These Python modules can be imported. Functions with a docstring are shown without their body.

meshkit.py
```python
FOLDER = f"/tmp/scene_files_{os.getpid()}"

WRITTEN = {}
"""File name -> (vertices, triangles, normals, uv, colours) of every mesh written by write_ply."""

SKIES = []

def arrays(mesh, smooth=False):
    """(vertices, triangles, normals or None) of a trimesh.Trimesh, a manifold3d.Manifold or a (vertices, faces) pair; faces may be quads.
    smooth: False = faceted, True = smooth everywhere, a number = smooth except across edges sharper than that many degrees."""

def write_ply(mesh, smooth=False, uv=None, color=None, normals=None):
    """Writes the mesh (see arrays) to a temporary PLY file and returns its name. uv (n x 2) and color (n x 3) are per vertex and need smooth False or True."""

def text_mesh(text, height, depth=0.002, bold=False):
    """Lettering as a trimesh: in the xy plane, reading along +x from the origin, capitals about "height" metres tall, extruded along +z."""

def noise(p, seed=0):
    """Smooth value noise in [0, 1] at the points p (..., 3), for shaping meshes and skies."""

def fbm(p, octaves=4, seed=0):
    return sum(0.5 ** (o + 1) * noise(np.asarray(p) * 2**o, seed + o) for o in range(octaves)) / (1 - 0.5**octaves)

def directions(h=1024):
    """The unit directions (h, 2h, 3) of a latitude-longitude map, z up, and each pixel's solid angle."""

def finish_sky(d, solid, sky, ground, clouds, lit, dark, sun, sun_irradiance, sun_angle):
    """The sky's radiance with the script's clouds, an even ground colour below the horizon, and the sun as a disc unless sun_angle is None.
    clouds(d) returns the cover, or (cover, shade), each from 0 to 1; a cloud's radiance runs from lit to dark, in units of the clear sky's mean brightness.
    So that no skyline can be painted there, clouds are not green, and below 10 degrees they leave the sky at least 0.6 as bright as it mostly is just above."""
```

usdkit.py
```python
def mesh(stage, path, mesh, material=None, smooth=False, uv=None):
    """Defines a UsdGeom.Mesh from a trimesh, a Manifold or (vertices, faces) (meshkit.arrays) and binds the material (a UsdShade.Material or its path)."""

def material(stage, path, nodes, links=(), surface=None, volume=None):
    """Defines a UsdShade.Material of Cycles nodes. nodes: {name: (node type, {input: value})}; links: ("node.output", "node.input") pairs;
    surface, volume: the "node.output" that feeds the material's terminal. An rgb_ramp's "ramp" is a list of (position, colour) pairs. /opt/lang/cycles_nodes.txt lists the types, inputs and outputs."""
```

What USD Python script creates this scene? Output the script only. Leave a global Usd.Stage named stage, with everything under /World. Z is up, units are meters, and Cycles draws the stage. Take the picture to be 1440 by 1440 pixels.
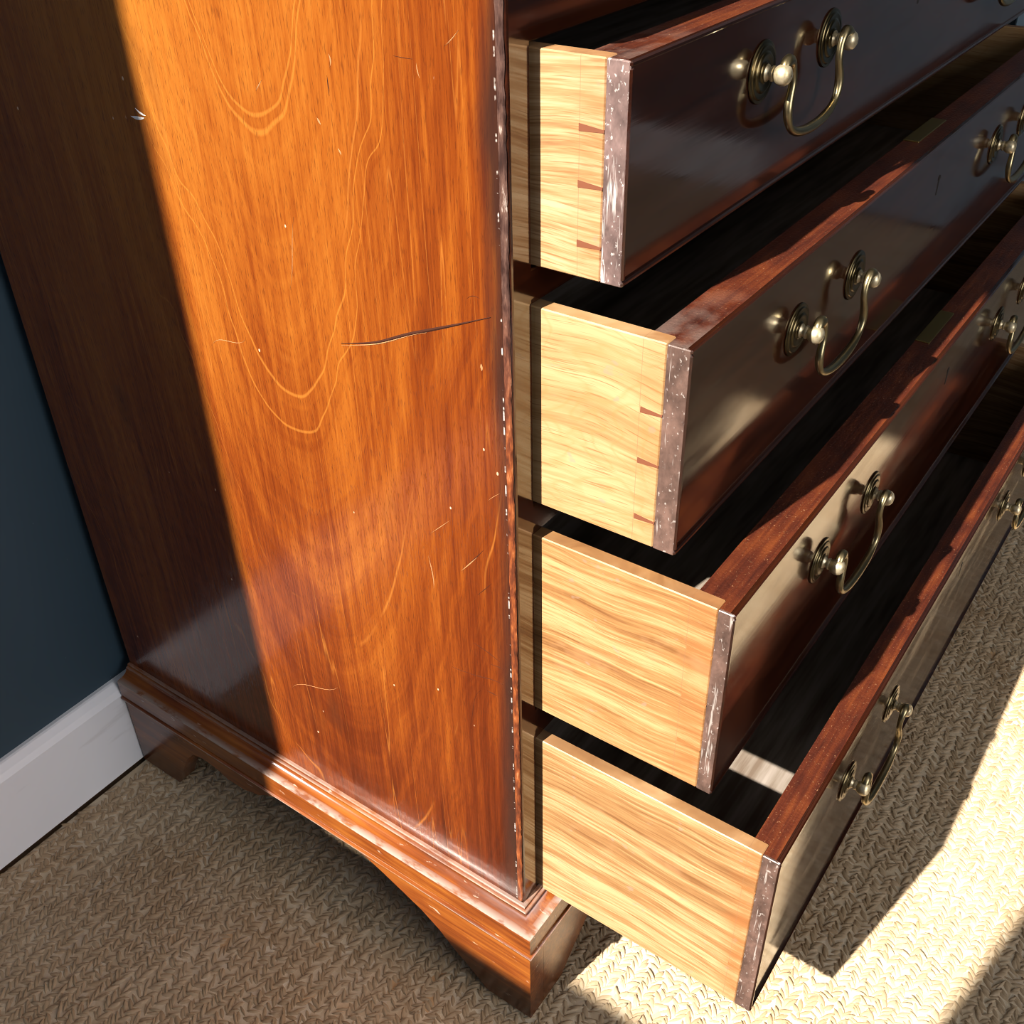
import math
import numpy as np
import trimesh
import manifold3d as m3
from shapely.geometry import Polygon
from pxr import Usd, UsdGeom, UsdLux, UsdShade, Gf, Sdf, Vt
import usdkit, meshkit

stage = Usd.Stage.CreateInMemory()
UsdGeom.SetStageUpAxis(stage, UsdGeom.Tokens.z)
UsdGeom.SetStageMetersPerUnit(stage, 1.0)
UsdGeom.Xform.Define(stage, '/World')
UsdGeom.Scope.Define(stage, '/World/Looks')

# ------------------------------------------------------------------ camera
CAM = np.array([-0.41377, -0.29930, 0.89016])
RV = np.array([1.98812967, -1.04029327, 0.50782856])
_a = np.linalg.norm(RV); _k = RV / _a
_K = np.array([[0, -_k[2], _k[1]], [_k[2], 0, -_k[0]], [-_k[1], _k[0], 0]])
RM = np.eye(3) + math.sin(_a) * _K + (1 - math.cos(_a)) * _K @ _K      # rows: right, down, forward
cam = UsdGeom.Camera.Define(stage, '/World/camera')
X, Y, Z = RM[0], -RM[1], -RM[2]
cam.AddTransformOp().Set(Gf.Matrix4d(*X, 0, *Y, 0, *Z, 0, *CAM, 1))
cam.CreateHorizontalApertureAttr(36.0)
cam.CreateVerticalApertureAttr(36.0)
cam.CreateFocalLengthAttr(36.0 * 1489.85 / 1440)
cam.CreateClippingRangeAttr(Gf.Vec2f(0.02, 100))
cam.CreateExposureAttr(0.0)

# ------------------------------------------------------------------ sky, sun, fill light
SUN = np.array([0.733, -0.1438, -0.665]); SUN /= np.linalg.norm(SUN)   # direction of travel
dome = UsdLux.DomeLight.Define(stage, '/World/sky')
usdkit.material(stage, '/World/Looks/sky', {
    's': ('sky_texture', {'sky_type': 'multiple_scattering', 'sun_disc': False, 'sun_elevation': math.radians(41.7), 'sun_rotation': math.radians(-79)}),
    'b': ('background_shader', {'strength': 0.09})}, [('s.color', 'b.color')], surface='b.background')
UsdShade.MaterialBindingAPI.Apply(dome.GetPrim()).Bind(UsdShade.Material.Get(stage, '/World/Looks/sky'))
dome.CreateIntensityAttr(1.0)


def aim(prim, d, pos=(0, 0, 0)):
    """Turns a light so that its -z axis runs along d."""
    z = -np.asarray(d, float); z /= np.linalg.norm(z)
    x = np.cross([0, 0, 1.0], z); x /= np.linalg.norm(x)
    y = np.cross(z, x)
    prim.AddTransformOp().Set(Gf.Matrix4d(*x, 0, *y, 0, *z, 0, *map(float, pos), 1))


sun = UsdLux.DistantLight.Define(stage, '/World/sun')
sun.CreateAngleAttr(0.6)
sun.CreateNormalizeAttr(True)
sun.CreateIntensityAttr(4.3)
sun.CreateColorAttr(Gf.Vec3f(1.0, 0.93, 0.82))
aim(sun, SUN)
day_fill = UsdLux.RectLight.Define(stage, '/World/window_fill')           # fill light added for ambient, at an unseen window behind the camera
day_fill.CreateWidthAttr(1.3); day_fill.CreateHeightAttr(1.6)
day_fill.CreateIntensityAttr(5.8)
day_fill.CreateColorAttr(Gf.Vec3f(1.0, 0.95, 0.91))
aim(day_fill, (0, 1, 0), (-0.32, -2.395, 1.45))

# ------------------------------------------------------------------ helpers
used = {}


def numbered(parent, name):
    k = used.get((parent, name), 0)
    used[(parent, name)] = k + 1
    return f'{parent}/{name}' + (f'_{k:03d}' if k else '')


def data(prim, label=None, cat=None, group=None, kind=None):
    for k, v in (('label', label), ('category', cat), ('group', group), ('kind', kind)):
        if v:
            prim.SetCustomDataByKey(k, v)
    return prim


def thing(name, label, cat, loc=(0, 0, 0)):
    x = UsdGeom.Xform.Define(stage, numbered('/World', name))
    x.AddTranslateOp().Set(Gf.Vec3d(*loc))
    return data(x.GetPrim(), label, cat)


def obj(name, mesh, mat, parent=None, smooth=False, **kw):
    p = str(parent.GetPath()) if parent else '/World'
    m = usdkit.mesh(stage, numbered(p, name), mesh, '/World/Looks/' + mat, smooth=smooth)
    return data(m.GetPrim(), **kw)


def struct(name, mesh, mat, smooth=False):
    return obj(name, mesh, mat, smooth=smooth, kind='structure')


def cbox(x0, x1, y0, y1, z0, z1, c=0.0008):
    """A box with chamfered edges."""
    if c <= 0:
        b = trimesh.creation.box((x1 - x0, y1 - y0, z1 - z0)); b.apply_translation(((x0 + x1) / 2, (y0 + y1) / 2, (z0 + z1) / 2)); return b
    p = []
    for x, sx in ((x0, 1), (x1, -1)):
        for y, sy in ((y0, 1), (y1, -1)):
            for z, sz in ((z0, 1), (z1, -1)):
                p += [(x, y + sy * c, z + sz * c), (x + sx * c, y, z + sz * c), (x + sx * c, y + sy * c, z)]
    return trimesh.PointCloud(p).convex_hull


def join(*m):
    return trimesh.util.concatenate(list(m))


def prism(poly, a0, a1, axis):
    """Extrudes a polygon: axis 'x' takes (y, z) outlines from x=a0 to a1, axis 'y' takes (x, z) outlines."""
    m = trimesh.creation.extrude_polygon(Polygon(poly), abs(a1 - a0), engine='earcut')
    v = m.vertices.copy(); lo = min(a0, a1)
    if axis == 'x':
        w = np.c_[v[:, 2] + lo, v[:, 0], v[:, 1]]; f = m.faces
    else:
        w = np.c_[v[:, 0], v[:, 2] + lo, v[:, 1]]; f = m.faces[:, ::-1]
    return trimesh.Trimesh(w, f, process=False)


def sweep_ring(path, radius, n=10, closed=False, flat=None):
    """A tube along the points; radius may vary; flat = (axis, factor) squashes it."""
    path = np.asarray(path, float); k = len(path)
    r = np.broadcast_to(radius, k)
    t = np.gradient(path, axis=0); t /= np.linalg.norm(t, axis=1, keepdims=True)
    ref = np.array([0, 1.0, 0]); v = []
    for i in range(k):
        b = ref - t[i] * (ref @ t[i]); b /= np.linalg.norm(b)
        a = np.cross(t[i], b)
        for j in range(n):
            th = 2 * math.pi * j / n
            v.append(path[i] + r[i] * (math.cos(th) * a + (flat or 1) * math.sin(th) * b))
    f = []
    for i in range(k - 1):
        for j in range(n):
            a, b = i * n + j, i * n + (j + 1) % n
            f += [(a, b, b + n), (a, b + n, a + n)]
    v += [path[0], path[-1]]
    for j in range(n):
        f += [(len(v) - 2, (j + 1) % n, j), (len(v) - 1, (k - 1) * n + j, (k - 1) * n + (j + 1) % n)]
    m = trimesh.Trimesh(v, f, process=False); m.fix_normals(); return m


def lathe_y(profile, cx, y0, cz, n=40):
    """Turns (radius, distance in front of y0) pairs about the y axis through (cx, cz)."""
    pr = np.asarray(profile, float); v = []; f = []
    for r, d in pr:
        for j in range(n):
            a = 2 * math.pi * j / n
            v.append((cx + r * math.cos(a), y0 - d, cz + r * math.sin(a)))
    for i in range(len(pr) - 1):
        for j in range(n):
            a, b = i * n + j, i * n + (j + 1) % n
            f += [(a, b, b + n), (a, b + n, a + n)]
    m = trimesh.Trimesh(v, f, process=False); m.fix_normals(); return m


def spline(p, n):
    from scipy.interpolate import CubicSpline
    p = np.asarray(p, float); t = np.r_[0, np.cumsum(np.linalg.norm(np.diff(p, axis=0), axis=1))]
    return CubicSpline(t, p)(np.linspace(0, t[-1], n))


# ------------------------------------------------------------------ materials
class G:
    """A small node graph builder: every method adds a node and returns its output's name."""
    def __init__(s): s.n, s.l, s.k = {}, [], 0

    def add(s, kind, out, links=None, **inp):
        s.k += 1; name = f'n{s.k}'
        s.n[name] = (kind, inp)
        for a, b in (links or {}).items():
            s.l.append((b, f'{name}.{a}'))
        return f'{name}.{out}'

    def pos(s): return s.add('geometry', 'position')
    def xyz(s): 
        o = s.add('separate_xyz', 'x', {'vector': s.pos()}); b = o[:-2]; return o, b + '.y', b + '.z'

    def noise(s, scale, detail=3, rough=.5, dist=0, vec=None, out='fac'):
        mp = s.add('mapping', 'vector', {'vector': vec or s.pos()}, scale=scale)
        return s.add('noise_texture', out, {'vector': mp}, scale=1.0, detail=float(detail), roughness=rough, distortion=float(dist))

    def voro(s, scale, out='distance', feature='f1'):
        mp = s.add('mapping', 'vector', {'vector': s.pos()}, scale=scale)
        return s.add('voronoi_texture', out, {'vector': mp}, scale=1.0)

    def ramp(s, fac, stops): return s.add('rgb_ramp', 'color', {'fac': fac}, ramp=stops)

    def math(s, op, a, b=0., c=0.):
        links, vals = {}, {}
        for i, q in enumerate((a, b, c), 1):
            if isinstance(q, str): links[f'value{i}'] = q
            else: vals[f'value{i}'] = float(q)
        return s.add('math', 'value', links, math_type=op, **vals)

    def rng(s, v, a, b, c=0., d=1.): return s.add('map_range', 'result', {'value': v}, from_min=a, from_max=b, to_min=c, to_max=d, clamp=True)

    def mix(s, fac, a, b, kind='mix'):
        links, vals = {}, {}
        for k, q in (('fac', fac), ('color1', a), ('color2', b)):
            if isinstance(q, str): links[k] = q
            else: vals[k] = q
        return s.add('mix', 'color', links, mix_type=kind, **vals)

    def bump(s, h, strength, dist): return s.add('bump', 'normal', {'height': h}, strength=strength, distance=dist)

    def done(s, name, color, normal=None, rough=.5, **kw):
        links = {}
        for k, q in (('base_color', color), ('normal', normal), ('roughness', rough)):
            if isinstance(q, str): links[k] = q
            elif q is not None: kw[k] = q
        o = s.add('principled_bsdf', 'BSDF', links, **kw)
        usdkit.material(stage, '/World/Looks/' + name, s.n, s.l, surface=o)


def plain(name, color, rough=.5, **kw):
    G().done(name, color, rough=rough, **kw)


def mahogany_panel():
    """The flat-sawn polished side: rings round a tilted pith give a few long U figures among straight vertical grain."""
    g = G(); x, y, z = g.xyz()
    wob = g.noise((8, 8, 4.5), 3, .55)
    yy = g.math('add', g.math('subtract', y, .178), g.math('multiply', g.math('subtract', wob, .5), .07))
    zz = g.math('multiply', g.math('subtract', 1.10, z), .20)
    r = g.math('sqrt', g.math('add', g.math('multiply', yy, yy), g.math('multiply', zz, zz)))
    ring = g.add('noise_texture', 'fac', {'w': g.math('multiply', r, 95)}, dimensions='1D', scale=1.0, detail=4.0, roughness=.7)
    broad = g.noise((12, 12, 1.8), 3, .6, .3)
    streak = g.noise((170, 170, 4), 4, .65)
    fine = g.noise((600, 600, 26), 3, .6)
    tone = g.math('add', g.math('multiply', ring, .16), g.math('add', g.math('multiply', broad, .38), g.math('add', g.math('multiply', streak, .30), g.math('multiply', fine, .16))))
    # paler towards the top and the back, redder low down and at the front
    pale = g.math('add', g.rng(z, .12, .80, -.10, .095), g.rng(y, .02, .27, -.06, .05))
    col = g.ramp(g.math('add', tone, pale), [(.28, (0.0342, 0.0052, 0.0017)), (.40, (0.0874, 0.0144, 0.0026)), (.49, (0.1482, 0.0304, 0.0038)), (.58, (0.2204, 0.0584, 0.0068)), (.72, (0.3040, 0.1040, 0.0140))])
    # thin pale growth lines following the figure
    ln = g.math('absolute', g.math('subtract', g.math('fraction', g.math('add', g.math('multiply', r, 21), g.math('multiply', wob, .5))), .5))
    lnm = g.math('multiply', g.rng(ln, .0, .014, 1, 0), g.rng(g.noise((16, 16, 7), 2), .50, .62))
    col = g.mix(g.math('multiply', lnm, .5), col, (.38, .14, .024))
    for rk, wk in ((.0749, .00035), (.0768, .0005), (.1110, .00035), (.1166, .00030)):
        q = g.math('absolute', g.math('subtract', r, rk))
        col = g.mix(g.math('multiply', g.rng(q, wk * .3, wk, 1, 0), .36), col, (.44, .175, .028))
    ln2 = g.math('absolute', g.math('subtract', g.noise((42, 42, 1.6), 2, .5), .5))
    col = g.mix(g.math('multiply', g.rng(ln2, 0, .008, 1, 0), g.rng(g.noise((13, 13, 5), 2), .45, .62, 0, .5)), col, (.36, .13, .022))
    # pores: short dark vertical flecks
    pore = g.rng(g.noise((1000, 1000, 110), 2, .6), .55, .68)
    col = g.mix(g.math('multiply', pore, .5), col, (.06, .012, .003))
    # dents and pale chips
    chip = g.math('multiply', g.rng(g.voro((60, 60, 38)), .035, .055, 1, 0), g.rng(g.noise((31, 31, 31), 1), .55, .58))
    col = g.mix(chip, col, (.62, .42, .27))
    stain = g.rng(g.noise((17, 17, 6), 3, .6), .63, .74)
    col = g.mix(g.math('multiply', stain, .5), col, (.055, .014, .005))
    # polish worn dark along the front edge
    edge = g.rng(g.math('add', y, g.math('multiply', g.noise((40, 40, 7), 3), .030)), .020, .034, .93, 0)
    col = g.mix(edge, col, (.026, .011, .008))
    dash = g.math('multiply', g.rng(g.math('absolute', g.math('subtract', y, .0066)), .0003, .0006, 1, 0), g.rng(g.noise((30, 30, 95), 3, .7), .54, .61))
    col = g.mix(dash, col, (.44, .38, .34))
    h = g.math('add', g.math('multiply', pore, -.3), g.noise((35, 35, 14), 2))
    g.done('mahogany_side', col, g.bump(h, .12, .002), g.rng(g.noise((40, 40, 40), 3), .3, .7, .10, .20), specular_ior_level=.7)


def moulding_wood():
    g = G()
    grain = g.noise((260, 9, 260), 3, .6); broad = g.noise((30, 9, 24), 3, .6)
    t = g.math('add', g.math('multiply', grain, .45), g.math('multiply', broad, .55))
    col = g.ramp(t, [(.32, (0.0660, 0.0133, 0.0029)), (.48, (0.1496, 0.0351, 0.0057)), (.66, (0.2640, 0.0836, 0.0123))])
    scr = g.rng(g.noise((200, 60, 200), 3, .6), .67, .72)
    col = g.mix(g.math('multiply', scr, .6), col, (.50, .40, .32))
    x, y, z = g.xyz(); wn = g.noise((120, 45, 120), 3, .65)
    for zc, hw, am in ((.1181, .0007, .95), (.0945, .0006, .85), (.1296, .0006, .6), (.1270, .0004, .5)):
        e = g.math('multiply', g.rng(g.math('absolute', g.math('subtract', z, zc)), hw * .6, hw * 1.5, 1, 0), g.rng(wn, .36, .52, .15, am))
        col = g.mix(e, col, (.30, .235, .20))  # pale arris lines: sun highlights painted into the colour, with some wear
    grey_sheen = g.math('multiply', g.rng(g.math('add', y, g.math('multiply', wn, .10)), .02, .16, 1, 0), g.math('multiply', g.rng(z, .1175, .121), g.rng(g.noise((60, 24, 240), 3, .6), .36, .6)))
    col = g.mix(g.math('multiply', grey_sheen, .5), col, (.15, .125, .12))  # upper moulding: grey sky sheen painted into the colour
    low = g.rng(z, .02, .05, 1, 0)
    col = g.mix(g.math('multiply', low, .6), col, (.03, .010, .004))  # feet darkened low down: shade painted into the colour
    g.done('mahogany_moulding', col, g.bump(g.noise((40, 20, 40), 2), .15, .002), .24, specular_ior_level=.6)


def dark_mahogany():
    g = G(); 
    grain = g.noise((5, 160, 160), 3, .6)
    broad = g.noise((6, 20, 14), 3, .6)
    t = g.math('add', g.math('multiply', grain, .5), g.math('multiply', broad, .5))
    col = g.ramp(t, [(.3, (.009, .0024, .0013)), (.5, (.022, .0052, .002)), (.68, (.04, .009, .003))])
    h = g.noise((7, 300, 300), 2, .5)
    g.done('mahogany_front', col, g.bump(h, .025, .0006), g.rng(g.noise((14, 60, 60), 3), .3, .7, .06, .15), specular_ior_level=.75, ior=1.8)


def top_mahogany():
    g = G(); x, y, z = g.xyz()
    grain = g.noise((14, 260, 260), 3, .6)
    t = g.math('add', g.math('multiply', grain, .55), g.math('multiply', g.noise((30, 30, 30), 3), .45))
    col = g.ramp(t, [(.33, (0.0217, 0.0046, 0.0031)), (.5, (0.0589, 0.0118, 0.0046)), (.65, (0.1054, 0.0248, 0.0068))])
    spk = g.rng(g.noise((700, 700, 700), 2, .6), .655, .72)
    col = g.mix(g.math('multiply', spk, .5), col, (.34, .18, .09))  # bright specks: sun sparkle painted into the colour
    worn = g.math('multiply', g.rng(x, .03, .11, 1, 0), g.rng(g.noise((60, 60, 60), 3), .38, .62))
    worn = g.math('multiply', worn, g.rng(z, .5, .6))
    col = g.mix(g.math('multiply', worn, .75), col, (.10, .072, .062))
    g.done('mahogany_top_edge', col, g.bump(g.noise((500, 500, 500), 2), .35, .0012), .45, specular_ior_level=.35)


def oak(name, lo, mid, hi, seed, medullary, joint, stain_amt, top_amt):
    g = G(); x, y, z = g.xyz()
    off = g.add('mapping', 'vector', {'vector': g.pos()}, location=(seed * 3.7, seed * 1.3, seed * 2.1))
    wav = g.noise((6, 6, 6), 2, vec=off)
    zz = g.math('add', z, g.math('multiply', wav, .03))
    cv = g.add('combine_xyz', 'vector', {'x': x, 'y': y, 'z': zz})
    cv = g.add('mapping', 'vector', {'vector': cv}, location=(seed * 3.7, seed * 1.3, seed * 2.1))
    band = g.noise((4, 4, 75), 4, .65, vec=cv)
    fine = g.noise((11, 11, 330), 4, .7, vec=cv)
    t = g.math('add', g.math('multiply', band, .55), g.math('multiply', fine, .45))
    col = g.ramp(t, [(.37, lo), (.48, mid), (.58, hi)])
    pore = g.rng(g.noise((28, 28, 850), 2, .6, vec=cv), .585, .67)
    col = g.mix(g.math('multiply', pore, .6), col, (.17, .072, .02))
    if medullary:
        ray = g.rng(g.math('absolute', g.math('subtract', g.noise((26, 26, 40), 1, .4, 1.2, vec=off), .5)), 0, .05, 1, 0)
        col = g.mix(g.math('multiply', ray, medullary * .6), col, (.30, .15, .045))
    dirt = g.rng(g.noise((20, 20, 26), 3, .6, vec=off), .60, .72)
    col = g.mix(g.math('multiply', dirt, .4), col, (.36, .20, .10))
    dirt2 = g.rng(g.noise((70, 70, 90), 2, .6, vec=off), .68, .73)
    col = g.mix(g.math('multiply', dirt2, .45), col, (.25, .18, .14))
    jz = g.math('multiply', g.rng(g.math('add', y, g.math('multiply', g.noise((30, 30, 60), 3, .6, vec=off), .03)), joint + .012, joint + .026, 1, 0), g.rng(g.noise((40, 40, 110), 3, .6, vec=off), .33, .6, .2, 1))
    col = g.mix(g.math('multiply', jz, stain_amt), col, (.27, .095, .028))
    line = g.rng(g.math('absolute', g.math('subtract', y, joint)), .0001, .0003, .5, 0)
    col = g.mix(line, col, (.20, .10, .05))
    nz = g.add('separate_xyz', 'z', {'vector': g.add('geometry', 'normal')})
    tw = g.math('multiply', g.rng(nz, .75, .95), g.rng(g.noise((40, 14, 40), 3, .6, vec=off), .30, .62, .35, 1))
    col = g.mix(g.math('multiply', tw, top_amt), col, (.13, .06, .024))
    g.done(name, col, g.bump(pore, -.15, .0008), .52)


def worn_edge(name, base, light, amount):
    g = G()
    n = g.noise((70, 70, 45), 4, .65)
    col = g.ramp(n, [(.3, tuple(c * .45 for c in base)), (.5, base), (.7, tuple(min(1, c * 1.7) for c in base))])
    scr = g.rng(g.noise((160, 260, 22), 3, .65), .60 - amount * .1, .66 - amount * .1)
    col = g.mix(g.math('multiply', scr, .75), col, light)
    spk = g.rng(g.noise((420, 420, 300), 2, .6), .63, .70)
    col = g.mix(g.math('multiply', spk, .7), col, light)
    g.done(name, col, g.bump(n, .5, .0015), .42)


def straw(name, base_only=False):
    g = G()
    if base_only:
        rnd = g.voro((70, 120, 1), 'color'); rnd = g.add('rgb_to_bw', 'val', {'color': rnd})
    else:
        rnd = g.add('geometry', 'random_per_island')
    col = g.ramp(rnd, [(0, (0.3240, 0.2200, 0.1218)), (.12, (0.4500, 0.3344, 0.2088)), (.4, (0.5220, 0.4136, 0.2784)), (.62, (0.6030, 0.5016, 0.3567)), (.76, (0.4860, 0.3872, 0.2784)), (.88, (0.6660, 0.5808, 0.4437)), (.95, (0.5220, 0.3168, 0.1479)), (1, (0.3780, 0.1760, 0.0609))])
    patch = g.noise((7, 9, 5), 3, .6)
    col = g.mix(g.rng(patch, .35, .7, 0, .30), col, (.62, .54, .40))
    fib = g.noise((500, 500, 90), 2)
    col = g.mix(g.rng(fib, .4, .7, 0, .22), col, (.40, .29, .17))
    if base_only:
        d = g.voro((70, 120, 1))
        g.done(name, col, g.bump(d, -.8, .004), .7)
    else:
        g.done(name, col, g.bump(fib, .3, .0006), .6)


mahogany_panel(); moulding_wood(); dark_mahogany(); top_mahogany()
oak('oak_light', (0.1840, 0.0809, 0.0304), (0.3280, 0.1809, 0.0784), (0.4640, 0.3080, 0.1720), 1, 0, -.0262, .35, .35)
oak('oak_pale', (0.2720, 0.1463, 0.0584), (0.3360, 0.2002, 0.0880), (0.4000, 0.2580, 0.1280), 2, .55, -.0670, .30, .6)
oak('oak_amber', (0.1440, 0.0577, 0.0176), (0.2800, 0.1401, 0.0504), (0.4160, 0.2503, 0.1160), 3, .2, -.1075, .45, .75)
oak('oak_honey', (0.1520, 0.0655, 0.0216), (0.2760, 0.1463, 0.0576), (0.4160, 0.2618, 0.1320), 4, 0, -.1665, .6, .75)
worn_edge('worn_end_grain', (.085, .050, .040), (.32, .28, .26), -.2)
worn_edge('worn_end_grain_pale', (.12, .078, .072), (.48, .44, .42), .5)
g = G(); x_, y_, z_ = g.xyz(); n_ = g.noise((220, 220, 60), 4, .65)
c_ = g.ramp(n_, [(.32, (.035, .010, .005)), (.48, (.11, .026, .009)), (.62, (.22, .060, .016)), (.75, (.42, .20, .10))])
c_ = g.mix(g.rng(z_, .56, .66, 0, .8), c_, g.ramp(n_, [(.4, (.018, .010, .009)), (.62, (.07, .05, .045)), (.72, (.40, .36, .33))]))
g.done('worn_arris', c_, g.bump(n_, .5, .001), .42)
plain('dovetail_pin', (.15, .05, .024), .5)
plain('dovetail_pin_pale', (.24, .105, .035), .5)
plain('scratch_dark', (.035, .011, .006), .9, specular_ior_level=.1)
plain('scratch_pale', (.75, .72, .70), .5)
plain('scratch_light', (.30, .145, .06), .8, specular_ior_level=.2)
plain('interior_wood', (.10, .055, .025), .7)
g = G(); g.done('drawer_bottom', g.ramp(g.noise((8, 90, 30), 4, .6), [(.35, (.12, .085, .06)), (.5, (.19, .155, .125)), (.65, (.26, .22, .19))]), None, .75)
plain('brass_dark', (.13, .10, .05), .24, metallic=1.0)
plain('lock_brass', (.26, .20, .07), .4, metallic=1.0)
plain('brass_bail', (.36, .29, .16), .30, metallic=1.0)
g = G(); g.done('brass', g.ramp(g.noise((300, 300, 300), 2), [(.3, (.42, .34, .20)), (.6, (.66, .56, .38))]), None, .40, metallic=.75)
plain('keyhole_black', (.006, .005, .004), .6)
g = G(); n_ = g.noise((900, 900, 900), 2); g.done('wall_paint', g.mix(g.rng(g.voro((60, 60, 60)), .02, .035, 1, 0), (.022, .046, .066), (.10, .14, .16)), g.bump(n_, .06, .001), .55)
g = G(); g.done('white_paint', g.mix(g.rng(g.noise((9, 9, 60), 3, .6), .62, .72, 0, .25), (.76, .77, .80), (.45, .43, .42)), g.bump(g.noise((60, 60, 200), 2), .08, .001), .38)
plain('ceiling_paint', (.72, .72, .70), .8)
plain('added_door_paint', (.20, .28, .35), .45)  # pale blue for the added door, to tint the reflections
plain('floor_board', (.25, .16, .09), .6)
straw('straw'); straw('straw_far', True)

# ------------------------------------------------------------------ the room
XL, XR, YB, YF, ZC = -1.05, 2.02, 0.513, -2.4, 2.5
W0, W1, WZ0, WZ1 = -0.067, 0.503, 0.978, 2.03              # opening of window_1 in the left wall
struct('floor', cbox(XL - .12, XR + .1, YF - .1, YB + .1, -.06, -.012, 0), 'floor_board')
struct('wall_back', cbox(XL - .12, XR + .1, YB, YB + .1, -.06, ZC, 0), 'wall_paint')
struct('wall_right', cbox(XR, XR + .1, YF - .1, YB, -.06, ZC, 0), 'wall_paint')
struct('wall_left', join(cbox(XL - .12, XL, YF - .1, W0, -.06, ZC, 0), cbox(XL - .12, XL, W1, YB, -.06, ZC, 0),
                         cbox(XL - .12, XL, W0, W1, -.06, WZ0, 0), cbox(XL - .12, XL, W0, W1, WZ1, ZC, 0)), 'wall_paint')
F0, F1 = -0.98, 0.34                                          # opening of added_window_2, unseen and added behind the camera for the fill light
struct('wall_front', join(cbox(XL, F0, YF - .1, YF, -.06, ZC, 0), cbox(F1, XR, YF - .1, YF, -.06, ZC, 0),
                          cbox(F0, F1, YF - .1, YF, -.06, .6, 0), cbox(F0, F1, YF - .1, YF, 2.3, ZC, 0)), 'wall_paint')
struct('ceiling', cbox(XL - .12, XR + .1, YF - .1, YB + .1, ZC, ZC + .08, 0), 'ceiling_paint')
wf = []
for y0, y1, z0, z1 in ((W0 - .04, W0, WZ0 - .04, WZ1 + .04), (W1 - .001, YB, WZ0 - .04, WZ1 + .04), (W0, W1, WZ1, WZ1 + .04)):
    wf.append(cbox(XL, XL + .012, y0, y1, z0, z1, .002))
wf.append(cbox(XL, XL + .004, W0, W1, WZ0 - .03, WZ0 - .001, .001))
struct('window_1', join(*wf), 'white_paint')
struct('added_window_2', join(cbox(F0 - .06, F0, YF, YF + .02, .54, 2.36, .002), cbox(F1, F1 + .06, YF, YF + .02, .54, 2.36, .002),
                        cbox(F0, F1, YF, YF + .02, 2.3, 2.36, .002), cbox(F0 - .1, F1 + .1, YF, YF + .06, .56, .6, .002)), 'white_paint')


def skirting(a0, a1, face, back, axis, sgn=1):
    t = .1095
    pr = [(face, 0), (face, .0965), (face + sgn * .0035, .1025), (face + sgn * .009, t - .001), (face + sgn * .011, t), (back, t), (back, 0)]
    return prism(pr, a0, a1, axis)


struct('baseboard_back', skirting(XL, XR, .498, YB, 'x'), 'white_paint')
struct('baseboard_left', skirting(YF, .497, XL + .015, XL, 'y', -1), 'white_paint')
struct('baseboard_right', join(skirting(YF, -.80, XR - .015, XR, 'y', 1), skirting(.20, .497, XR - .015, XR, 'y', 1)), 'white_paint')
dl = [cbox(XR - .028, XR, -.74, .14, .004, 1.99, .002)]
for z0, z1 in ((.16, .80), (.98, 1.84)):
    for y0, y1 in ((-.64, -.35), (-.25, .04)):
        dl += [cbox(XR - .034, XR - .026, y0, y1, z0, z0 + .02, .002), cbox(XR - .034, XR - .026, y0, y1, z1 - .02, z1, .002),
               cbox(XR - .034, XR - .026, y0, y0 + .02, z0, z1, .002), cbox(XR - .034, XR - .026, y1 - .02, y1, z0, z1, .002)]
struct('added_door_1', join(*dl), 'added_door_paint')  # unseen door, added so its pale blue reflects in the drawer fronts
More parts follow.
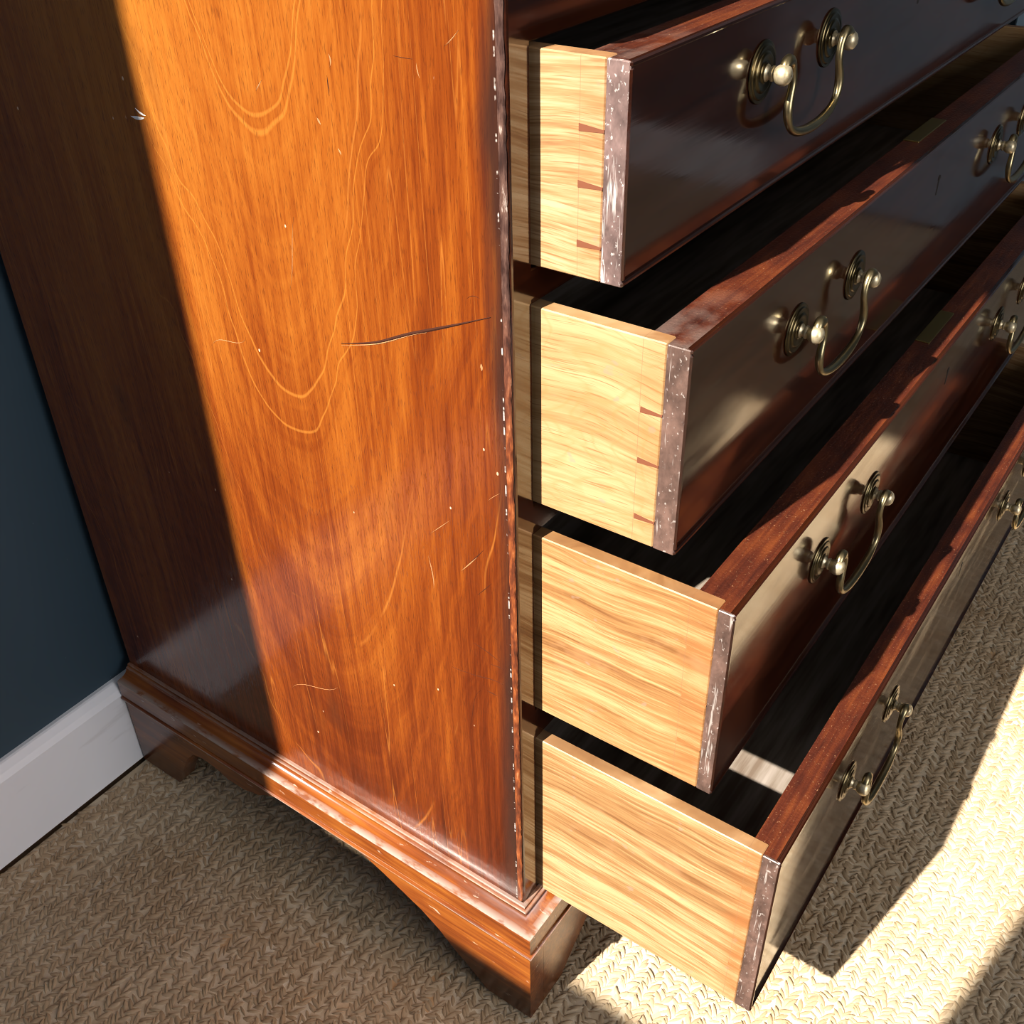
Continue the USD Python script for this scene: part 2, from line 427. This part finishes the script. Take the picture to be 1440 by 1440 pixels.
struct('added_trim_1', join(cbox(XR - .04, XR, -.80, -.742, 0, 2.05, .003), cbox(XR - .04, XR, .142, .20, 0, 2.05, .003), cbox(XR - .04, XR, -.742, .142, 1.992, 2.05, .003)), 'added_door_paint')  # casing of the added door

# ------------------------------------------------------------------ braided straw rug
rug = thing('rug', 'natural straw rug of flat braids covering the floor under the chest', 'rug')
obj('backing', cbox(XL + .02, XR - .02, YF + .02, .4965, -.012, -.0047, 0), 'straw_far', rug)


def straw_weave(x0, x1, y0, y1, seed=3):
    R = np.random.default_rng(seed)
    bw, pitch = .0146, .0049
    rows = np.arange(y0 + bw / 2, y1 - bw / 2 + 1e-6, bw)
    C, A, S, T = [], [], [], []
    for k, yc in enumerate(rows):
        for side in (-1, 1):
            xs = np.arange(x0, x1, pitch) + R.uniform(0, pitch) + side * pitch * .25
            xs = xs + R.normal(0, .0012, len(xs))
            n = len(xs)
            wave = .0022 * np.sin(xs * 9 + k * .35) + .0015 * np.sin(xs * 23 + k)
            C.append(np.c_[xs, yc + side * bw * .235 + wave + R.normal(0, .0011, n), np.full(n, -.0046) + R.normal(0, .0003, n)])
            A.append(side * math.radians(46) + R.normal(0, .24, n))
            S.append(np.c_[R.uniform(.0052, .0076, n), R.uniform(.0018, .0031, n), R.uniform(.0013, .0023, n)])
            T.append(R.normal(.05, .085, n))
    C, A, S, T = np.vstack(C), np.hstack(A), np.vstack(S), np.hstack(T)
    keep = ~((C[:, 0] > .07) & (C[:, 0] < .84) & (C[:, 1] > .05)) & (C[:, 1] < .4935)
    C, A, S, T = C[keep], A[keep], S[keep], T[keep]
    u = np.array([-1, -.62, 0, .62, 1.0]); w = np.array([.10, .70, 1, .72, .08]); hh = np.array([.0, .75, 1, .75, .0])
    loc = np.array([(u[i], s * w[i], (hh[i] if s == 0 else -.35)) for i in range(5) for s in (-1, 0, 1)])
    P = loc[None] * S[:, None, :]
    P[:, :, 2] += P[:, :, 0] * np.tan(T)[:, None]
    ca, sa = np.cos(A)[:, None], np.sin(A)[:, None]
    V = np.stack([P[..., 0] * ca - P[..., 1] * sa, P[..., 0] * sa + P[..., 1] * ca, P[..., 2]], -1) + C[:, None]
    f = []
    for i in range(4):
        for s in range(2):
            a = i * 3 + s
            f += [(a, a + 3, a + 4), (a, a + 4, a + 1)]
    f = np.array(f)
    F = (f[None] + (np.arange(len(C)) * 15)[:, None, None]).reshape(-1, 3)
    V = V.reshape(-1, 3)
    nrm = np.cross(V[F[0, 1]] - V[F[0, 0]], V[F[0, 2]] - V[F[0, 0]])
    if nrm[2] < 0: F = F[:, ::-1]
    return V, F


wv, wf_ = straw_weave(-.55, 1.45, -.62, .512)
obj('straw_weave', (wv, wf_), 'straw', rug, smooth=True, kind='stuff')

# ------------------------------------------------------------------ the chest of drawers
chest = thing('chest_of_drawers', 'antique polished mahogany chest with four open drawers, brass swan-neck handles and bracket feet', 'chest of drawers')
WID, DEP, ZP, MO = .882, .4965, .1300, .0193
ZTOP = .83
DR = [  # front plane, top, bottom, front thickness, lap (dark end-grain width), handle height, oak, label
    (.0530, .7761, .6680, .0272, .0130, .7409, 'oak_light', 'shallowest drawer, at the top, pulled out the least'),
    (.0947, .6448, .5148, .0272, .0140, .5951, 'oak_pale', 'second drawer from the top, pale oak sides with pin joints'),
    (.1356, .4896, .3355, .0275, .0105, .4314, 'oak_amber', 'third drawer from the top, above the deepest one'),
    (.1887, .3038, .1262, .0225, .0125, .2376, 'oak_honey', 'deepest drawer, at the bottom, pulled out the furthest')]

PINS = {.0530: (.7437, .7166, .6864), .0947: (.6028, .5708, .5328), .1356: (.452, .412, .372), .1887: (.262, .170)}

# carcase
sp = obj('side_panel', cbox(0, .0185, .0054, DEP, ZP - .02, ZTOP, .0004), 'mahogany_side', chest)
obj('side_panel', cbox(WID - .0185, WID, .0054, DEP, ZP - .02, ZTOP, .0004), 'mahogany_side', chest)
for x0, s in ((0, 1), (WID, -1)):
    pr = [(x0 + s * .0009, .0054), (x0 + s * .0007, .0052), (x0 + s * .0002, .0026), (x0 + s * .0014, .0004), (x0 + s * .0026, 0), (x0 + s * .0185, 0), (x0 + s * .0185, .0054)]
    m = trimesh.creation.extrude_polygon(Polygon(pr), ZTOP - ZP, engine='earcut'); m.apply_translation((0, 0, ZP))
    obj('stile', m, 'mahogany_front', chest)
    # worn dark strip let into the arris
    R = np.random.default_rng(5 + int(s))
    zz = np.linspace(ZP + .001, ZTOP - .001, 160); v = []
    for z in zz:
        a = .0056 + R.normal(0, .00010); b = .0016 + abs(R.normal(0, .0004))
        v += [(x0 - s * .00012, a, z), (x0 - s * .0003, a - .0010, z), (x0 - s * .0003, b, z), (x0 + s * .0004, b - .0008, z)]
    f = []
    for i in range(len(zz) - 1):
        for j in range(3):
            p = i * 4 + j; q = [(p, p + 1, p + 5), (p, p + 5, p + 4)]
            f += q if s < 0 else [t[::-1] for t in q]
    obj('worn_edge_strip', trimesh.Trimesh(v, f, process=False), 'worn_arris', chest)
obj('back_board', cbox(.0185, WID - .0185, DEP - .014, DEP - .002, ZP, ZTOP, .0005), 'interior_wood', chest)
obj('top_board', cbox(-.016, WID + .016, -.018, DEP, ZTOP, ZTOP + .024, .004), 'mahogany_side', chest)
rails = [(.7785, ZTOP)] + [(DR[i + 1][1] + .0015, DR[i][2] - .0015) for i in range(3)] + [(ZP - .03, DR[3][2] - .0012)]
for z0, z1 in rails:
    obj('drawer_rail', cbox(.0185, WID - .0185, .0008, .06, z0, z1, .0008), 'mahogany_front', chest)
    zm = max(z0, z1 - .012)
    obj('dust_board', cbox(.0185, WID - .0185, .06, DEP - .014, zm, z1, .0004), 'interior_wood', chest)

# base moulding: one profile run round the left side, front and right side with mitred corners
prof = [(0, .1300), (.0026, .1300), (.0032, .1294), (.0032, .1276), (.0052, .1272), (.0058, .1266), (.0058, .1250), (.0066, .1230), (.0082, .1212), (.0104, .1198), (.0130, .1190), (.0160, .1187), (.0182, .1185), (.0191, .1179), (MO, .1168),
        (MO, .0984), (.0187, .0976), (.0187, .0968), (.0200, .0964), (.0208, .0956), (.0211, .0945), (.0208, .0934), (.0200, .0926), (.0186, .0922), (.0186, .0900), (-.004, .0900), (-.004, .1260)]


def moulding_run(profile):
    v, f = [], []
    k = len(profile)
    for corner in range(4):
        for o, z in profile:
            x = (-o if corner < 2 else WID + o); y = DEP if corner in (0, 3) else -o
            v.append((x, y, z))
    for c in range(3):
        for j in range(k):
            a, b = c * k + j, c * k + (j + 1) % k
            f += [(a, b, b + k), (a, b + k, a + k)]
    cap = trimesh.creation.triangulate_polygon(Polygon(profile), engine='earcut')
    pv, pf = cap
    base = len(v)
    for o, z in pv: v.append((-o, DEP, z))
    f += [tuple(t + base for t in q) for q in pf]
    base = len(v)
    for o, z in pv: v.append((WID + o, DEP, z))
    f += [tuple(t + base for t in q) for q in pf]
    m = trimesh.Trimesh(v, f, process=True); m.fix_normals(); return m


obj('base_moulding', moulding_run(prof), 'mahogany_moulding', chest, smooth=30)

# bracket feet: left and right side brackets with their fretted outline, front brackets mitred to them
FX = .0180
out_front = [(-FX, .0905), (-FX, 0), (.030, 0), (.0335, .004), (.048, .0180), (.062, .0285), (.080, .0460), (.098, .0585), (.118, .0680), (.140, .0780), (.160, .0860), (.184, .0905)]
out_back = [(.265, .0905), (.284, .0850), (.300, .0740), (.322, .0672), (.345, .0668), (.362, .0725), (.380, .0745), (.396, .0700), (.408, .0560), (.422, .0300), (.434, .0060), (.437, 0), (.4945, 0), (.4945, .0905)]
for x0, x1 in ((-FX, -FX + .020), (WID + FX - .020, WID + FX)):
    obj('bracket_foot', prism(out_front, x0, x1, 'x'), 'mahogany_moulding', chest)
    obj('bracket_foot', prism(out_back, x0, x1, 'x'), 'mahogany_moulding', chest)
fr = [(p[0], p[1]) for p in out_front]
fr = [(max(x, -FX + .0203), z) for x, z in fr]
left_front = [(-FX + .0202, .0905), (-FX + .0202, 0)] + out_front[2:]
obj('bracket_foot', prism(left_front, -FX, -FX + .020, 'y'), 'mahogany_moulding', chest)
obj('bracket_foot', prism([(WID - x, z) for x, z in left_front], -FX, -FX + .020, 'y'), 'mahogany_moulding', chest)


# scratches on the side panel
def scratch(pts, w, mat, lift=.00015):
    p = np.asarray(pts, float)
    q = spline(p, max(12, 3 * len(p)))
    t = np.gradient(q, axis=0); nn = np.c_[-t[:, 1], t[:, 0]]; nn /= np.linalg.norm(nn, axis=1, keepdims=True)
    ww = w * np.sin(np.linspace(.12, math.pi - .12, len(q)))[:, None]
    v = [];
    for a, n, k in zip(q, nn, ww[:, 0]):
        v += [(.0001, *(a - n * k)), (-lift, *a), (.0001, *(a + n * k))]
    f = []
    for i in range(len(q) - 1):
        for j in range(2):
            b = i * 3 + j
            f += [(b, b + 1, b + 4), (b, b + 4, b + 3)]
    m = trimesh.Trimesh(v, f, process=False)
    if m.face_normals[:, 0].mean() > 0: m.invert()
    obj('scratch', m, mat, sp)


main = [(.1285, .5966), (.1130, .6010), (.0985, .6058), (.0780, .6155), (.0591, .6238), (.0332, .6350), (.0135, .6439)]
scratch(main, .0013, 'scratch_dark', .0004)
scratch([(y, z - .0012) for y, z in main[:5]], .0005, 'scratch_light', .0003)
for mt, w, pts in (
    ('scratch_light', 0.0006, [(0.0448, 0.4557), (0.0374, 0.4648), (0.0307, 0.4734)]),
    ('scratch_dark', 0.0005, [(0.0373, 0.4660), (0.0306, 0.4742), (0.0252, 0.4817)]),
    ('scratch_light', 0.0004, [(0.0682, 0.4769), (0.0593, 0.4858), (0.0516, 0.4937)]),
    ('scratch_light', 0.0007, [(0.0720, 0.4565), (0.0705, 0.4487), (0.0692, 0.4382), (0.0695, 0.4295)]),
    ('scratch_dark', 0.0004, [(0.0322, 0.4411), (0.0263, 0.4485), (0.0196, 0.4570)]),
    ('scratch_light', 0.0003, [(0.0205, 0.5212), (0.0163, 0.5257), (0.0111, 0.5303)]),
    ('scratch_dark', 0.0005, [(0.0369, 0.3963), (0.0286, 0.3947), (0.0220, 0.3927), (0.0155, 0.3903)]),
    ('scratch_dark', 0.0004, [(0.0454, 0.3646), (0.0358, 0.3660), (0.0254, 0.3690), (0.0136, 0.3699)]),
    ('scratch_dark', 0.0004, [(0.0232, 0.3838), (0.0182, 0.3847), (0.0124, 0.3846)]),
    ('scratch_dark', 0.0006, [(0.0276, 0.3562), (0.0234, 0.3562), (0.0187, 0.3560)]),
    ('scratch_dark', 0.0003, [(0.0329, 0.3537), (0.0376, 0.3461), (0.0403, 0.3355), (0.0424, 0.3222), (0.0445, 0.3074)]),
    ('scratch_dark', 0.0003, [(0.0582, 0.3628), (0.0516, 0.3631), (0.0445, 0.3646)]),
    ('scratch_light', 0.0005, [(0.1705, 0.7390), (0.1674, 0.7425), (0.1644, 0.7455)]),
    ('scratch_light', 0.0007, [(0.1116, 0.7650), (0.1108, 0.7613), (0.1116, 0.7588)]),
    ('scratch_dark', 0.0006, [(0.1144, 0.7541), (0.1145, 0.7497), (0.1144, 0.7438)]),
    ('scratch_light', 0.0011, [(0.1255, 0.7312), (0.1246, 0.7297), (0.1235, 0.7278)]),
    ('scratch_light', 0.0009, [(0.1126, 0.7170), (0.1117, 0.7159), (0.1106, 0.7137)]),
    ('scratch_light', 0.0013, [(0.0213, 0.6139), (0.0211, 0.6117), (0.0210, 0.6094)]),
    ('scratch_light', 0.0004, [(0.1546, 0.6709), (0.1589, 0.6549), (0.1621, 0.6386), (0.1672, 0.6222)]),
    ('scratch_light', 0.0004, [(0.2546, 0.5601), (0.2426, 0.5677), (0.2297, 0.5692), (0.2181, 0.5744)]),
    ('scratch_light', 0.0004, [(0.2418, 0.2367), (0.2220, 0.2522), (0.2045, 0.2579), (0.1824, 0.2713)]),
    ('scratch_dark', 0.0003, [(0.0678, 0.7690), (0.0624, 0.7687), (0.0556, 0.7688)]),
    ('scratch_light', 0.0004, [(0.0354, 0.7768), (0.0309, 0.7804), (0.0264, 0.7848)]),
    ('scratch_light', 0.0005, [(0.0535, 0.7674), (0.0530, 0.7636), (0.0519, 0.7604)]),
    ('scratch_pale', 0.0018, [(0.2882, 0.7088), (0.2822, 0.7084), (0.2751, 0.7094)]),
    ('scratch_pale', 0.0012, [(0.2821, 0.7144), (0.2788, 0.7123), (0.2732, 0.7110)]),
    ('scratch_dark', 0.0003, [(0.0290, 0.6508), (0.0249, 0.6533), (0.0205, 0.6529)])):
    scratch(pts, w, mt)

# drawers
bail_half = [(.0492, .0), (.0478, .0046), (.0430, .0066), (.0385, .0045), (.0352, -.0020), (.0350, -.0085), (.0378, -.0160), (.0385, -.0235), (.0345, -.0310), (.0230, -.0365), (.0100, -.0386), (0, -.0390)]
bail_path = spline([(-u, v) for u, v in bail_half] + [(u, v) for u, v in bail_half[::-1][1:]], 72)


def rosette_profile():
    return [(.0004, 0), (.0166, 0), (.0170, .0006), (.0166, .0012), (.0150, .0014), (.0145, .0020), (.0136, .0022), (.0126, .0018), (.0112, .0020), (.0105, .0028), (.0094, .0030), (.0080, .0024), (.0060, .0024), (.0052, .0032), (.0004, .0040)]


for p, zt, zb, th, lap, hz, oakm, lab in DR:
    yf, ybk, x0, x1 = -p, .462 - p, .0222, WID - .0222
    t = .0105
    ys = yf + lap                                   # the side board ends where the dark lap begins
    body = join(cbox(x0, x0 + t, ys + .0002, ybk, zb, zt, .0007), cbox(x1 - t, x1, ys + .0002, ybk, zb, zt, .0007),
                cbox(x0 + t, x1 - t, ybk - .009, ybk, zb + .012, zt - .006, .0005))
    d = obj('drawer', body, oakm, chest, label=lab)
    obj('drawer_bottom', cbox(x0 + t, x1 - t, yf + th, ybk - .009, zb + .006, zb + .013, .0003), 'drawer_bottom', d, label='greyish unpolished bottom board')
    # front board: dark faced, with red-brown top, notched behind the lap for the side boards
    plan = [(x0 + .0004, yf + .0030), (x1 - .0004, yf + .0030), (x1 - .0004, ys), (x1 - t, ys), (x1 - t, yf + th), (x0 + t, yf + th), (x0 + t, ys), (x0 + .0004, ys)]
    core = trimesh.creation.extrude_polygon(Polygon(plan), zt - .0005 - zb, engine='earcut'); core.apply_translation((0, 0, zb))
    fb = obj('drawer_front', join(cbox(x0 + .0003, x1 - .0003, yf + .0017, yf + .0040, zb + .0002, zt - .0004, .0004)), 'mahogany_front', d)
    obj('front_core', core, 'mahogany_top_edge', d, label='red-brown mahogany board behind the dark polished face')
    for xx, s in ((x0, 1), (x1, -1)):
        e0, e1 = sorted((xx - s * .0002, xx + s * .002))
        obj('lap_end', cbox(e0, e1, yf + .0006, ys, zb + .0001, zt - .0002, .0005), 'worn_end_grain_pale' if p < .06 else 'worn_end_grain', d, label='dark worn end grain strip')
        for zc in PINS[p]:
            a, b = yf + th, ys
            pts = [(a, zc - .0020), (b, zc - .0011), (b, zc + .0003), (a, zc + .0017)]
            q0, q1 = sorted((xx - s * .00018, xx + s * .0008))
            obj('dovetail_pin', prism(pts, q0, q1, 'x'), 'dovetail_pin' if p < .12 else 'dovetail_pin_pale', d)
    # cock bead framing the face
    bw, bp = .0030, .0013
    bead = join(cbox(x0, x1, yf - .0002, yf + .003, zt - bw, zt, .0009), cbox(x0, x1, yf - .0002, yf + .003, zb, zb + bw, .0009),
                cbox(x0, x0 + bw, yf - .0002, yf + .003, zb + bw, zt - bw, .0009), cbox(x1 - bw, x1, yf - .0002, yf + .003, zb + bw, zt - bw, .0009))
    obj('cock_bead', bead, 'mahogany_front', d)
    yface = yf + .0017
    for hc in (.2202, .6605):
        for s in (-1, 1):
            cx = hc + s * .0493
            obj('rosette', lathe_y(rosette_profile(), cx, yface, hz), 'brass_dark', d, smooth=40, label='stepped round brass backplate')
            post = [(.0046, .0030), (.0047, .0038), (.0036, .0048), (.0032, .0058), (.0042, .0066), (.0042, .0076), (.0034, .0082), (.0044, .0093), (.0054, .0108), (.0058, .0128), (.0056, .0148), (.0046, .0165), (.0028, .0176), (.0004, .0179)]
            obj('handle_post', lathe_y(post, cx, yface, hz, 28), 'brass', d, smooth=50)
        rad = np.interp(np.abs(bail_path[:, 0]), [0, .02, .034, .0358, .043, .0492], [.0031, .0029, .0023, .0023, .0034, .0030])
        lean = .0130 + .0022 * np.clip(-bail_path[:, 1] / .038, 0, 1)
        pts = np.c_[hc + bail_path[:, 0], yface - lean, hz + bail_path[:, 1]]
        obj('bail_handle', sweep_ring(pts, rad, 12), 'brass_bail', d, smooth=True, label='swan-neck brass bail')
    if p < .18:
        obj('lock_plate', cbox(.415, .482, yf + th - .0115, yf + th + .0003, zt - .0030, zt + .0004, .0003), 'lock_brass', d, label='brass lock plate let into the top edge')
    kz = zt - .036 if zt - zb > .12 else zt - .034
    obj('keyhole', join(cbox(.4395, .4425, yface - .0002, yface + .001, kz - .009, kz + .004, .0001), lathe_y([(.0001, .0003), (.0026, .0003), (.0026, -.001)], .441, yface, kz + .004, 16)), 'keyhole_black', d, label='dark keyhole')
